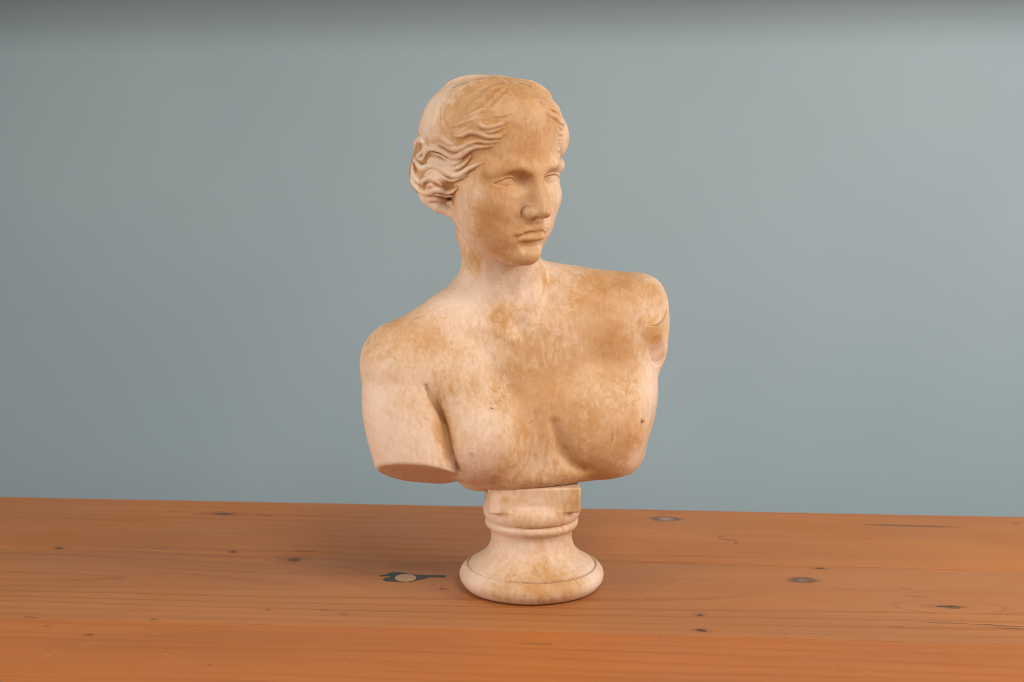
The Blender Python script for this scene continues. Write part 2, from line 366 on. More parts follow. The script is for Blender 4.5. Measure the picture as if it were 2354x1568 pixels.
# ---- sparse surface nets ---------------------------------------------------
def mesh_sdf(fn, lo, hi, vox, coarse=8):
    lo = np.asarray(lo, float); hi = np.asarray(hi, float)
    cs = vox * coarse
    n = np.ceil((hi - lo) / cs).astype(int)
    g = np.stack(np.meshgrid(*[np.arange(k) for k in n], indexing='ij'), -1).reshape(-1, 3)
    d = fn((lo + (g + 0.5) * cs).astype(F32))
    g = g[np.abs(d) < cs * 1.35]
    step = coarse
    base = g * coarse
    while step > 2:
        step //= 2
        off = np.array([(i, j, k) for i in (0, 1) for j in (0, 1) for k in (0, 1)]) * step
        base = (base[:, None] + off[None]).reshape(-1, 3)
        d = fn((lo + (base + step * 0.5) * vox).astype(F32))
        base = base[np.abs(d) < step * vox * 1.4 + 0.3]
    off = np.array([(i, j, k) for i in range(3) for j in range(3) for k in range(3)])
    N = (n * coarse + 8).astype(np.int64)
    key = lambda a: ((a[..., 0] + 2) * N[1] + (a[..., 1] + 2)) * N[2] + (a[..., 2] + 2)
    ks = np.unique(np.concatenate([key(base + o) for o in off]))
    pts = np.stack([ks // (N[1] * N[2]) - 2, ks // N[2] % N[1] - 2, ks % N[2] - 2], 1)
    val = fn((lo + pts * vox).astype(F32))
    S = np.array([N[1] * N[2], N[2], 1], np.int64)
    def look(kk):
        i = np.searchsorted(ks, kk); i[i == len(ks)] = 0
        return np.where(ks[i] == kk, i, -1)
    cor = [(i, j, k) for i in (0, 1) for j in (0, 1) for k in (0, 1)]
    ci = np.stack([look(ks + int(np.dot(c, S))) for c in cor], 1)
    ok = (ci >= 0).all(1); cells = np.nonzero(ok)[0]; ci = ci[ok]
    cv = val[ci]; act = (cv.min(1) < 0) & (cv.max(1) >= 0)
    cells = cells[act]; cv = cv[act]
    C = np.array(cor, float); acc = np.zeros((len(cells), 3)); cnt = np.zeros(len(cells))
    for a in range(8):
        for b in range(a + 1, 8):
            if abs(C[a] - C[b]).sum() == 1:
                m = (cv[:, a] < 0) != (cv[:, b] < 0)
                t = cv[m, a] / (cv[m, a] - cv[m, b])
                acc[m] += C[a] + t[:, None] * (C[b] - C[a]); cnt[m] += 1
    verts = lo + (pts[cells] + acc / cnt[:, None]) * vox
    vid = np.full(len(ks), -1); vid[cells] = np.arange(len(cells))
    quads = []
    for ax in range(3):
        nb = look(ks + S[ax]); m = nb >= 0
        i0 = np.nonzero(m)[0]; s0 = val[i0] < 0; s1 = val[nb[i0]] < 0
        m = s0 != s1; i0 = i0[m]; s0 = s0[m]
        u, w = S[(ax + 1) % 3], S[(ax + 2) % 3]
        q = []
        for o in (0, u, u + w, w):
            li = look(ks[i0] - o); q.append(np.where(li >= 0, vid[li], -1))
        q = np.stack(q, 1)
        q[~s0] = q[~s0][:, ::-1]
        quads.append(q[(q >= 0).all(1)])
    quads = np.concatenate(quads)
    e = vox * 0.5
    T = np.array([(1, -1, -1), (-1, -1, 1), (-1, 1, -1), (1, 1, 1)], F32)
    fs = [fn((verts + t * e).astype(F32)) for t in T]
    gr = sum(f[:, None] * t for f, t in zip(fs, T)) / (4 * e)
    dm = sum(fs) / 4
    gl = np.linalg.norm(gr, axis=1, keepdims=True) + 1e-6
    verts = verts - np.clip(dm[:, None] / gl, -vox * .6, vox * .6) * gr / gl
    return verts, quads, gr / gl
# ----------------------------------------------------------------------------
# Node helpers and materials
# ----------------------------------------------------------------------------
class NT:
    """small helper to write node trees compactly"""
    def __init__(s, mat):
        mat.use_nodes = True; s.t = mat.node_tree; s.n = s.t.nodes; s.l = s.t.links
        s.out = s.n['Material Output']; s.bsdf = s.n['Principled BSDF']
    def node(s, kind, ins=None, **attr):
        n = s.n.new(kind)
        for k, v in attr.items(): setattr(n, k, v)
        for k, v in (ins or {}).items(): s.put(n.inputs[k], v)
        return n
    def put(s, sock, v):
        if isinstance(v, bpy.types.NodeSocket): s.l.new(v, sock)
        elif isinstance(v, (tuple, list)) and len(v) == 3 and sock.type == 'RGBA': sock.default_value = (*v, 1)
        else: sock.default_value = v
    def m(s, op, a, b=0.0, c=0.0, clamp=False):
        n = s.n.new('ShaderNodeMath'); n.operation = op; n.use_clamp = clamp
        for i, v in enumerate((a, b, c)): s.put(n.inputs[i], v)
        return n.outputs[0]
    def step(s, x, a, b, o0=0.0, o1=1.0):
        n = s.node('ShaderNodeMapRange', {'Value': x, 'From Min': a, 'From Max': b, 'To Min': o0, 'To Max': o1}, interpolation_type='SMOOTHSTEP')
        return n.outputs[0]
    def mix(s, f, a, b, blend='MIX'):
        n = s.node('ShaderNodeMix', data_type='RGBA', blend_type=blend, clamp_factor=True)
        s.put(n.inputs[0], f); s.put(n.inputs[6], a); s.put(n.inputs[7], b)
        return n.outputs[2]
    def noise(s, vec, scale, detail=3, rough=0.55, dist=0.0):
        return s.node('ShaderNodeTexNoise', {'Vector': vec, 'Scale': scale, 'Detail': detail, 'Roughness': rough, 'Distortion': dist}).outputs['Fac']
    def map(s, vec, scale=(1, 1, 1), loc=(0, 0, 0), rotz=0.0):
        return s.node('ShaderNodeMapping', {'Vector': vec, 'Scale': scale, 'Location': loc, 'Rotation': (0, 0, rotz)}).outputs[0]
    def attr(s, name): return s.node('ShaderNodeAttribute', attribute_name=name).outputs['Fac']
    def bump(s, h, dist, strength=1.0):
        n = s.node('ShaderNodeBump', {'Height': h, 'Distance': dist, 'Strength': strength}); s.l.new(n.outputs[0], s.bsdf.inputs['Normal'])

def plaster(name, shift=0.0, use_attr=True):
    mat = bpy.data.materials.new(name); t = NT(mat)
    co = t.node('ShaderNodeTexCoord').outputs['Object']
    pale = (0.665, 0.510, 0.402); cream = (0.555, 0.368, 0.222); ochre = (0.445, 0.226, 0.080); umber = (0.30, 0.132, 0.046)
    big = t.noise(co, 20, 3, 0.55, 0.8)
    mid = t.noise(t.map(co, (1, 1, 0.6)), 105, 6, 0.74, 1.4)
    fine = t.noise(t.map(co, (1, 1, 0.5)), 340, 4, 0.7, 0.8)
    cloud = t.noise(co, 38, 4, 0.6, 0.4)
    brush = t.noise(t.map(co, (1, 1, 0.10), rotz=0.5), 240, 3, 0.6, 1.2)
    k = lambda x, w: t.m('MULTIPLY', t.m('SUBTRACT', x, 0.5), w)
    base = t.m('ADD', t.m('ADD', k(big, 0.50), k(mid, 0.95)), t.m('ADD', k(fine, 0.35), k(brush, 0.30)))          # swings round zero
    if use_attr:
        tint = t.attr('tint'); crease = t.attr('crease'); wear = t.attr('wear')
        base = t.m('ADD', base, t.m('ADD', t.m('MULTIPLY', tint, 0.52), shift))
    c1 = t.mix(t.step(base, -0.30, 0.22), pale, cream)
    c2 = t.mix(t.m('MULTIPLY', t.step(base, 0.08, 0.36), t.step(cloud, 0.3, 0.7, 0.45, 0.95)), c1, ochre)
    c2 = t.mix(t.m('MULTIPLY', t.step(base, 0.40, 0.70), 0.55), c2, umber)
    # small specks of darker wash caught in pores
    dots = t.noise(t.map(co, (1, 1, 0.7)), 620, 2, 0.45, 0.6)
    sp = t.m('MULTIPLY', t.step(dots, 0.66, 0.73), t.step(t.m('ADD', t.noise(co, 48, 3, 0.6), t.m('MULTIPLY', base, 0.35)), 0.52, 0.72))
    c3 = t.mix(t.m('MULTIPLY', sp, 0.7), c2, (0.27, 0.125, 0.05))
    # rubbed light scratches
    sc = t.noise(t.map(co, (1.0, 1.0, 0.12), rotz=0.4), 150, 2, 0.5, 1.5)
    c3 = t.mix(t.m('MULTIPLY', t.step(sc, 0.70, 0.78), 0.22), c3, pale)
    if use_attr:
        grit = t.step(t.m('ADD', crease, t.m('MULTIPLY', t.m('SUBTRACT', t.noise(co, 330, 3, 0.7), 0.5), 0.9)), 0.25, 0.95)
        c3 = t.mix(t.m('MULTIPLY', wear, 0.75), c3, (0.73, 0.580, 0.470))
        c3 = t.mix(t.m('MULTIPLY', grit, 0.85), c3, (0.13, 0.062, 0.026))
    t.put(t.bsdf.inputs['Base Color'], c3)
    t.put(t.bsdf.inputs['Roughness'], t.step(cloud, 0.3, 0.7, 0.50, 0.68)); t.bsdf.inputs['Specular IOR Level'].default_value = 0.35
    h = t.m('ADD', t.m('MULTIPLY', t.noise(co, 120, 3, 0.6), 0.7), t.m('MULTIPLY', fine, 0.3))
    t.bump(h, 0.0008, 0.5)
    return mat

def struct(o): o['kind'] = 'structure'; return o
def tag(o, label, cat, group=None):
    o['label'] = label; o['category'] = cat
    if group: o['group'] = group
    return o
def link(name, mesh, mat, parent=None):
    o = bpy.data.objects.new(name, mesh); C.objects.link(o)
    if mat: mesh.materials.append(mat)
    if parent: o.parent = parent
    return o
def mesh_np(name, v, f, nrm=None, attrs=None):
    me = bpy.data.meshes.new(name)
    nv, nf = len(v), len(f); k = f.shape[1]
    me.vertices.add(nv); me.vertices.foreach_set('co', np.ascontiguousarray(v, F32).ravel())
    me.loops.add(nf * k); me.loops.foreach_set('vertex_index', f.astype(np.int32).ravel())
    me.polygons.add(nf); me.polygons.foreach_set('loop_start', np.arange(0, nf * k, k, dtype=np.int32))
    me.update(calc_edges=True); me.validate()
    me.polygons.foreach_set('use_smooth', np.ones(len(me.polygons), bool))
    for a, val in (attrs or {}).items():
        at_ = me.attributes.new(a, 'FLOAT', 'POINT'); at_.data.foreach_set('value', np.ascontiguousarray(val, F32))
    if nrm is not None: me.normals_split_custom_set_from_vertices(np.ascontiguousarray(nrm, F32))
    return me

# ----------------------------------------------------------------------------
# Backdrop wall, with an unseen overhang added to cast the band along its top
# ----------------------------------------------------------------------------
def ground(px, py):
    o = np.array((CAM_X, -CAM_D, CAM_H)); w = at(px, py, 0) - o; t = -o[2] / w[2]
    return (o + t * w) / 1000.0
YAW = math.radians(-4.5)                    # the table and wall stand a little askew to the lens
TU = np.array((math.cos(YAW), math.sin(YAW))); TV = np.array((-math.sin(YAW), math.cos(YAW)))
def uv(px, py):
    g = ground(px, py)[:2]; return float(g @ TU), float(g @ TV)

def paint():
    mat = bpy.data.materials.new('grey_blue_wall_paint'); t = NT(mat)
    co = t.node('ShaderNodeTexCoord').outputs['Object']
    n1 = t.noise(co, 1.6, 3, 0.5); n2 = t.noise(co, 9, 3, 0.5)
    c = t.mix(t.step(n1, 0.3, 0.7), (0.248, 0.324, 0.366), (0.278, 0.356, 0.398))
    c = t.mix(t.m('MULTIPLY', t.step(n2, 0.45, 0.75), 0.12), c, (0.258, 0.322, 0.352))
    t.put(t.bsdf.inputs['Base Color'], c); t.bsdf.inputs['Roughness'].default_value = 0.75; t.bsdf.inputs['Specular IOR Level'].default_value = 0.25
    t.bump(t.noise(co, 320, 2, 0.5), 0.0004, 0.3)
    return mat
PAINT = paint()
WALL_V = 0.86
def box_mesh(name, x0, x1, y0, y1, z0, z1, bevel=0.0, seg=2):
    bm = bmesh.new(); bmesh.ops.create_cube(bm, size=1)
    for v in bm.verts: v.co = ((x0 + x1) / 2 + v.co.x * (x1 - x0), (y0 + y1) / 2 + v.co.y * (y1 - y0), (z0 + z1) / 2 + v.co.z * (z1 - z0))
    if bevel: bmesh.ops.bevel(bm, geom=bm.edges[:], offset=bevel, segments=seg, profile=0.6, affect='EDGES')
    me = bpy.data.meshes.new(name); bm.to_mesh(me); bm.free(); return me
wall = struct(link('wall', box_mesh('wall', -3.5, 3.5, WALL_V, WALL_V + 0.12, -1.0, 1.6), PAINT)); wall.rotation_euler.z = YAW
ADDED_LEDGE_Z = float(at(0, -34, 811)[2]) / 1000.0
added_ledge = link('added_ledge', box_mesh('added_ledge', -3.5, 3.5, WALL_V - 0.11, WALL_V - 0.001, ADDED_LEDGE_Z, ADDED_LEDGE_Z + 0.05, 0.003), PAINT, wall)  # unseen strip, added only to shade the top of the wall

# ----------------------------------------------------------------------------
# Table of wide pine planks
# ----------------------------------------------------------------------------
def reg(i):                                  # the four table close-ups that the marks were read from
    return lambda x, y: uv((1000 * i + x / 2.05) / 1.7, (1900 + y / 2.05) / 1.7)
EDGE_V = uv(1176, 1165)[1]; SEAMS = [EDGE_V, uv(1176, 1285)[1], uv(1176, 1450)[1]]
PW = SEAMS[1] - SEAMS[2]
SEAMS += [SEAMS[2] - PW, SEAMS[2] - 2 * PW]
print('seams', SEAMS)
# marks: region, x, y, half length, half height (close-up pixels), tilt, strength, kind
MARKS = [
 (0,1790,222,95,10,0,.75),(0,470,495,45,6,0,.8),(0,175,488,12,7,0,.6),(0,1865,525,26,8,-.3,.9),(0,1280,500,45,5,0,.5),(0,750,549,4,14,.2,.7),
 (0,712,1191,22,7,.3,.85),(0,1220,1065,32,9,.2,.6),(0,380,1116,28,9,0,.4),(0,215,892,11,6,-.5,.5),(0,1270,924,9,3,0,.6),(0,240,1046,90,6,0,.45),
 (0,1985,1378,6,9,.5,.6),(0,1200,780,6,14,0,.25),(0,1670,1430,25,8,-.4,.35),
 (1,300,588,58,17,0,.75),(1,380,520,120,5,0,.6),(1,1497,818,20,6,.2,.95),(1,1430,785,9,4,0,.6),(1,110,988,36,3,0,.85),(1,540,990,45,13,0,.28),
 (1,700,1020,55,16,0,.22),(1,80,234,90,8,0,.35),
 (2,1740,430,95,6,.36,.45),(2,1805,455,24,7,.36,.7),(2,1680,402,26,6,.36,.6),(2,1495,1030,25,11,.35,.75),(2,1522,1153,34,11,0,1.0),(2,1480,1149,34,2,0,.8),
 (2,1030,1246,6,3,0,.8),(2,1193,1219,9,3,0,.7),(2,1095,1180,7,3,0,.7),(2,610,1063,8,3,0,.8),(2,190,1262,170,13,0,.3),(2,1805,935,9,5,.3,.5),(2,1697,1053,4,3,0,.7),
 (3,420,656,40,6,.25,.85),(3,1420,962,95,7,0,.95),(3,1480,966,95,16,.05,.6),(3,1150,318,420,10,.03,.5),(3,1030,1122,75,6,.02,.4),(3,1540,226,42,5,.05,.55),
 (3,1990,298,14,9,0,.4),(3,575,1438,7,5,0,.9),(3,1330,1018,8,3,0,.7),(3,1440,1095,260,5,.04,.55),(3,1850,1115,260,5,.08,.7),(3,1950,1138,160,4,.07,.8),(3,1200,880,120,10,.15,.25),(3,1100,815,60,8,0,.25),
]
rnd = random.Random(5)
for _ in range(34): MARKS.append((3, rnd.gauss(330, 220), rnd.gauss(1240, 110), rnd.uniform(2.5, 5), rnd.uniform(2, 3), 0, rnd.uniform(.5, .9)))
for _ in range(26): MARKS.append((rnd.randrange(4), rnd.uniform(0, 2000), rnd.uniform(750, 1500), rnd.uniform(2.5, 6), rnd.uniform(2, 3), 0, rnd.uniform(.3, .7)))
KNOTS = [(2,1230,262,75,20,'pale'),(3,280,750,76,24,'grey')]    # ringed knots
SCRATCH = [(2,935,945,1490,712,.55),(0,300,1400,500,1290,.5),(0,580,1290,830,1250,.6),(0,1050,1216,1730,1112,.35),(0,1240,1315,1610,1448,.45),(2,1090,604,1125,640,.4),
           (1,580,918,610,912,.8),(1,820,948,868,942,.8),(1,900,916,945,909,.5),(3,775,1478,835,1505,.9),(3,1480,720,1590,690,.5),(1,690,1470,750,1350,.25),(1,830,1110,845,1190,.25),(3,1000,958,1250,968,.3)]
def mark_uv(i, x, y, a, b):
    r = reg(i); u0, v0 = r(x, y); u1, _ = r(x + 10, y); _, v1 = r(x, y + 10)
    return u0, v0, abs(u1 - u0) / 10 * a, abs(v1 - v0) / 10 * b

def spot_group():
    g = bpy.data.node_groups.new('spot', 'ShaderNodeTree')
    for n_, k_ in (('P', 'NodeSocketVector'), ('Center', 'NodeSocketVector'), ('Inv', 'NodeSocketVector'), ('Angle', 'NodeSocketFloat'), ('Gain', 'NodeSocketFloat'), ('Prev', 'NodeSocketFloat')):
        g.interface.new_socket(n_, in_out='INPUT', socket_type=k_)
    g.interface.new_socket('Mask', in_out='OUTPUT', socket_type='NodeSocketFloat')
    i, o = g.nodes.new('NodeGroupInput'), g.nodes.new('NodeGroupOutput')
    s = g.nodes.new('ShaderNodeVectorMath'); s.operation = 'SUBTRACT'; g.links.new(i.outputs['P'], s.inputs[0]); g.links.new(i.outputs['Center'], s.inputs[1])
    r = g.nodes.new('ShaderNodeVectorRotate'); r.rotation_type = 'Z_AXIS'; g.links.new(s.outputs[0], r.inputs['Vector']); g.links.new(i.outputs['Angle'], r.inputs['Angle'])
    m = g.nodes.new('ShaderNodeVectorMath'); m.operation = 'MULTIPLY'; g.links.new(r.outputs[0], m.inputs[0]); g.links.new(i.outputs['Inv'], m.inputs[1])
    l = g.nodes.new('ShaderNodeVectorMath'); l.operation = 'LENGTH'; g.links.new(m.outputs[0], l.inputs[0])
    k = g.nodes.new('ShaderNodeMapRange'); k.interpolation_type = 'SMOOTHSTEP'; k.inputs['From Min'].default_value = 1.12; k.inputs['From Max'].default_value = 0.6
    g.links.new(l.outputs['Value'], k.inputs['Value'])
    x = g.nodes.new('ShaderNodeMath'); x.operation = 'MULTIPLY'; g.links.new(k.outputs[0], x.inputs[0]); g.links.new(i.outputs['Gain'], x.inputs[1])
    y = g.nodes.new('ShaderNodeMath'); y.operation = 'MAXIMUM'; g.links.new(x.outputs[0], y.inputs[0]); g.links.new(i.outputs['Prev'], y.inputs[1])
    g.links.new(y.outputs[0], o.inputs['Mask'])
    return g
SPOT = spot_group()

def wood(name, vlo, vhi, light, darkc, seed, axis_v, axis_d, tilt, rings, contrast):
    """one plank: growth rings of a log cut lengthwise, with its own knots and marks"""
    mat = bpy.data.materials.new(name); t = NT(mat)
    co = t.node('ShaderNodeTexCoord').outputs['Object']
    sep = t.node('ShaderNodeSeparateXYZ', {0: co}); u, v = sep.outputs[0], sep.outputs[1]
    flat = t.node('ShaderNodeCombineXYZ', {0: u, 1: v, 2: 0.0}).outputs[0]
    wob = t.noise(t.map(flat, (1.0, 6.0, 1), (seed, seed * 2.3, 0)), 1.3, 3, 0.5)
    wob2 = t.noise(t.map(flat, (1.0, 9.0, 1), (seed * 3, 0, 0)), 5.0, 2, 0.5)
    vv = t.m('ADD', t.m('SUBTRACT', v, axis_v), t.m('MULTIPLY', t.m('SUBTRACT', wob, 0.5), 0.05))
    dd = t.m('ADD', t.m('ADD', axis_d, t.m('MULTIPLY', u, tilt)), t.m('ADD', t.m('MULTIPLY', t.m('SUBTRACT', wob, 0.5), 0.10), t.m('MULTIPLY', t.m('SUBTRACT', wob2, 0.5), 0.012)))
    r = t.m('SQRT', t.m('ADD', t.m('MULTIPLY', vv, vv), t.m('MULTIPLY', dd, dd)))
    # knots push the rings aside
    jit = t.node('ShaderNodeVectorMath', {0: t.node('ShaderNodeTexNoise', {'Vector': flat, 'Scale': 120.0, 'Detail': 4.0}).outputs['Color'], 1: (0.5, 0.5, 0.5)}, operation='SUBTRACT').outputs[0]
    jit = t.node('ShaderNodeVectorMath', {0: jit, 1: (0.016, 0.0045, 0)}, operation='MULTIPLY').outputs[0]
    wp = t.node('ShaderNodeVectorMath', {0: flat, 1: jit}, operation='ADD').outputs[0]
    def spot(P, cu, cv, a, b, ang, gain, prev):
        n = t.node('ShaderNodeGroup', node_tree=SPOT)
        t.put(n.inputs['P'], P); n.inputs['Center'].default_value = (cu, cv, 0); n.inputs['Inv'].default_value = (1 / a, 1 / b, 0); n.inputs['Angle'].default_value = ang
        n.inputs['Gain'].default_value = gain; t.put(n.inputs['Prev'], prev); return n.outputs[0]
    push = 0.0; kn = []
    for i, x, y, a, b, kind in KNOTS + [(1, 1198, 735, 150, 40, 'inlay'), (1, 300, 588, 58, 17, 'x'), (3, 1450, 962, 120, 16, 'x'), (2, 1520, 1153, 60, 16, 'x'), (3, 420, 656, 50, 8, 'x')]:
        cu, cv, ra, rb = mark_uv(i, x, y, a, b)
        if vlo - 0.01 < cv < vhi + 0.01:
            push = spot(flat, cu, cv, ra * 4.0, rb * 3.2, 0, 0.016, push)
            if kind in ('pale', 'grey'): kn.append((cu, cv, ra, rb, kind))
    if push != 0.0: r = t.m('ADD', r, push)
    ph = t.m('MULTIPLY', r, rings)
    saw = t.m('FRACT', ph)
    ring = t.m('ADD', t.m('MULTIPLY', t.m('MULTIPLY', t.step(saw, 0.62, 0.88), t.step(saw, 1.0, 0.94)), 0.8), t.m('MULTIPLY', t.step(saw, 0.0, 0.9), 0.2))          # soft rise, sharp late-wood edge
    ringvar = t.step(t.noise(t.map(flat, (0.6, 5, 1), (seed, 1, 0)), 2.2, 2, 0.5), 0.3, 0.7)
    fib = t.noise(t.map(flat, (7, 420, 1), (0, seed, 0)), 1.0, 4, 0.65)
    fib2 = t.noise(t.map(flat, (2.5, 130, 1), (0, seed, 0)), 1.0, 3, 0.6)
    cloud = t.noise(t.map(flat, (1.3, 7, 1), (seed, 0, 0)), 2.0, 3, 0.55)
    c = t.mix(t.step(cloud, 0.28, 0.72), light, tuple(0.86 * x for x in light))
    warm = t.noise(t.map(flat, (0.8, 14, 1), (0, seed * 1.7, 0)), 2.0, 3, 0.6)
    c = t.mix(t.m('MULTIPLY', t.step(warm, 0.45, 0.75), 0.35), c, (light[0] * 0.98, light[1] * 0.86, light[2] * 0.72))
    c = t.mix(t.m('MULTIPLY', t.m('MULTIPLY', ring, t.step(ringvar, 0, 1, 0.12, 1.0)), contrast), c, darkc)
    c = t.mix(t.m('MULTIPLY', t.step(fib2, 0.52, 0.78), 0.38), c, darkc)
    c = t.mix(t.m('MULTIPLY', t.step(fib, 0.55, 0.8), 0.30), c, darkc)
    # ringed knots
    for cu, cv, ra, rb, kind in kn:
        big = spot(wp, cu, cv, ra * 1.9, rb * 1.15, 0, 1.0, 0.0); inn = spot(wp, cu, cv, ra * 0.95, rb * 0.95, 0, 1.0, 0.0); core = spot(wp, cu, cv, ra * 0.62, rb * 0.6, 0, 1.0, 0.0)
        c = t.mix(t.m('MULTIPLY', big, 0.8), c, (0.10, 0.06, 0.04))
        c = t.mix(t.m('MULTIPLY', inn, 0.9), c, (0.14, 0.075, 0.045) if kind == 'grey' else (0.24, 0.15, 0.095))
        c = t.mix(t.m('MULTIPLY', core, 0.7), c, (0.24, 0.135, 0.08) if kind == 'grey' else (0.34, 0.23, 0.15))
    dark = 0.0; halo = 0.0
    for i, x, y, a, b, ang, gain in MARKS:
        cu, cv, ra, rb = mark_uv(i, x, y, a, b)
        if vlo < cv < vhi:
            dark = spot(wp if a > 8 else flat, cu, cv, max(ra, 0.0007), max(rb, 0.0009), ang, gain, dark)
            if gain > 0.7 and a > 18: halo = spot(wp, cu, cv, ra * 2.6, max(rb * 2.4, 0.002), ang, 0.35, halo)
    if halo != 0.0: c = t.mix(halo, c, darkc)
    if dark != 0.0: c = t.mix(t.m('MULTIPLY', dark, 0.95), c, (0.045, 0.028, 0.018))
    scr = 0.0
    for i, x0, y0, x1, y1, gain in SCRATCH:
        a_, b_ = reg(i)(x0, y0), reg(i)(x1, y1); L = math.hypot(b_[0] - a_[0], b_[1] - a_[1]); cu, cv = (a_[0] + b_[0]) / 2, (a_[1] + b_[1]) / 2
        if vlo < cv < vhi: scr = spot(flat, cu, cv, L / 2, 0.0009, -math.atan2(b_[1] - a_[1], b_[0] - a_[0]), gain, scr)
    brk = t.step(t.noise(flat, 160, 2, 0.6), 0.42, 0.58)
    if scr != 0.0: c = t.mix(t.m('MULTIPLY', t.m('MULTIPLY', scr, brk), 0.6), c, (0.60, 0.33, 0.17))
    t.put(t.bsdf.inputs['Base Color'], c)
    t.put(t.bsdf.inputs['Roughness'], t.step(t.noise(flat, 7, 3, 0.6), 0.3, 0.7, 0.40, 0.52)); t.bsdf.inputs['Specular IOR Level'].default_value = 0.28
    t.bump(fib, 0.0005, 0.2)
    return mat

table = bpy.data.objects.new('plank_table', None); C.objects.link(table); table.rotation_euler.z = YAW
tag(table, 'waxed orange pine table top of wide knotty planks under the bust', 'table')
SPECS = [((0.455, 0.166, 0.043), (0.265, 0.08, 0.018), 1.7, EDGE_V - 0.35, 0.05, 0.010, 50, 0.28),
         ((0.42, 0.164, 0.052), (0.24, 0.08, 0.022), 4.1, (SEAMS[1] + SEAMS[2]) / 2 + 0.01, 0.035, 0.045, 62, 0.45),
         ((0.445, 0.146, 0.033), (0.27, 0.07, 0.014), 8.3, SEAMS[2] - 0.42, 0.05, -0.012, 55, 0.28),
         ((0.40, 0.14, 0.038), (0.25, 0.07, 0.016), 12.9, SEAMS[3] - 0.3, 0.05, 0.012, 85, 0.30)]
LIFT = [0.0, 0.0002, 0.0, 0.0002]
def plank_mesh(v0, v1, top, seed):
    """a board with slightly worn, wandering edges"""
    n = 120; us = np.linspace(-1.25, 1.25, n)
    wob = lambda k: 0.00045 * np.sin(us * 9.1 + seed + k) * np.sin(us * 23.7 + 2.1 * seed - k) + 0.0003 * np.sin(us * 71 + seed * 3 + k)
    a, b = v0 + 0.0006 + wob(0.3), v1 - 0.0006 + wob(1.9)
    sec = [(a, -0.04), (a, top - 0.0004), (a + 0.0001, top - 0.0001), (a + 0.0004, top), (b - 0.0004, top), (b - 0.0001, top - 0.0001), (b, top - 0.0004), (b, -0.04)]
    k = len(sec); v = np.zeros((n * k, 3))
    for j, (y, z) in enumerate(sec): v[j::k] = np.stack([us, y, np.full(n, z)], 1)
    i, j = np.meshgrid(np.arange(n - 1), np.arange(k), indexing='ij'); j2 = (j + 1) % k
    f = np.stack([i * k + j, (i + 1) * k + j, (i + 1) * k + j2, i * k + j2], -1).reshape(-1, 4)
    me = mesh_np('plank', v, f); bm = bmesh.new(); bm.from_mesh(me)
    bmesh.ops.holes_fill(bm, edges=bm.edges[:]); bmesh.ops.recalc_face_normals(bm, faces=bm.faces[:])
    for fc in bm.faces: fc.smooth = False
    bm.to_mesh(me); bm.free(); return me
for i, sp in enumerate(SPECS):
    v1, v0 = SEAMS[i], SEAMS[i + 1]
    lt, dk, seed, ax, ad, tl, rg, ctr = sp
    me = plank_mesh(v0, v1, -LIFT[i], seed)
    p = link('plank', me, wood('pine_%d' % i, v0, v1, lt, dk, seed, ax, ad, tl, rg, ctr), table)
    if i == 1: mid_plank = p

def plain(name, col, rough=0.5, noise_scale=0, amt=0.15, spec=0.4):
    mat = bpy.data.materials.new(name); t = NT(mat)
    co = t.node('ShaderNodeTexCoord').outputs['Object']
    c = t.mix(t.step(t.noise(t.map(co, (0.3, 2, 1)), noise_scale or 60, 3, 0.6), 0.3, 0.7), col, tuple(x * (1 - amt) for x in col))
    t.put(t.bsdf.inputs['Base Color'], c); t.bsdf.inputs['Roughness'].default_value = rough; t.bsdf.inputs['Specular IOR Level'].default_value = spec
    return mat
def inlay(name, pts, z0, z1, mat, parent):
    bm = bmesh.new()
    f = bm.faces.new([bm.verts.new((u, v, z0)) for u, v in pts])
    if f.normal.z < 0: f.normal_flip()
    f.normal_update()
    if f.normal.z < 0: f.normal_flip()
    ex = bmesh.ops.extrude_face_region(bm, geom=[f]); bmesh.ops.translate(bm, verts=[e for e in ex['geom'] if isinstance(e, bmesh.types.BMVert)], vec=(0, 0, z1 - z0))
    bmesh.ops.recalc_face_normals(bm, faces=bm.faces[:])
    me = bpy.data.meshes.new(name); bm.to_mesh(me); bm.free()
    return link(name, me, mat, parent)
r1 = reg(1)
FILL = [(985,714),(1035,708),(1070,692),(1120,687),(1180,692),(1240,706),(1300,710),(1520,714),(1518,725),(1500,730),(1380,728),(1330,745),(1290,752),(1250,762),(1190,767),(1110,762),(1040,760),(1015,748),(1030,734),(1075,725),(1080,718),(1000,721)]
inlay('resin_filler', [r1(*p) for p in FILL][::-1], -0.003, 0.00005, plain('black_resin', (0.035, 0.032, 0.03), 0.45), mid_plank)['label'] = 'black resin filling an old knot hole'
inlay('wood_plug', [r1(1198 + 86 * math.cos(a), 735 + 29.5 * math.sin(a)) for a in np.linspace(0, 2 * math.pi, 40, endpoint=False)], -0.003, 0.0002, plain('pale_plug', (0.50, 0.29, 0.155), 0.5, 40), mid_plank)['label'] = 'pale round wooden plug set in black resin'

# ----------------------------------------------------------------------------
# The bust
# ----------------------------------------------------------------------------
bust = bpy.data.objects.new('bust', None); C.objects.link(bust)
tag(bust, 'ochre-washed plaster bust of a woman looking right, on a turned pedestal', 'bust')
PLASTER = plaster('ochre_washed_plaster', 0.05); PLASTER_B = plaster('ochre_washed_plaster_base', 0.05)
VOX = 1.1
verts, quads, nrm = mesh_sdf(bust_sdf, (-175, -110, 70), (150, 140, 485), VOX)

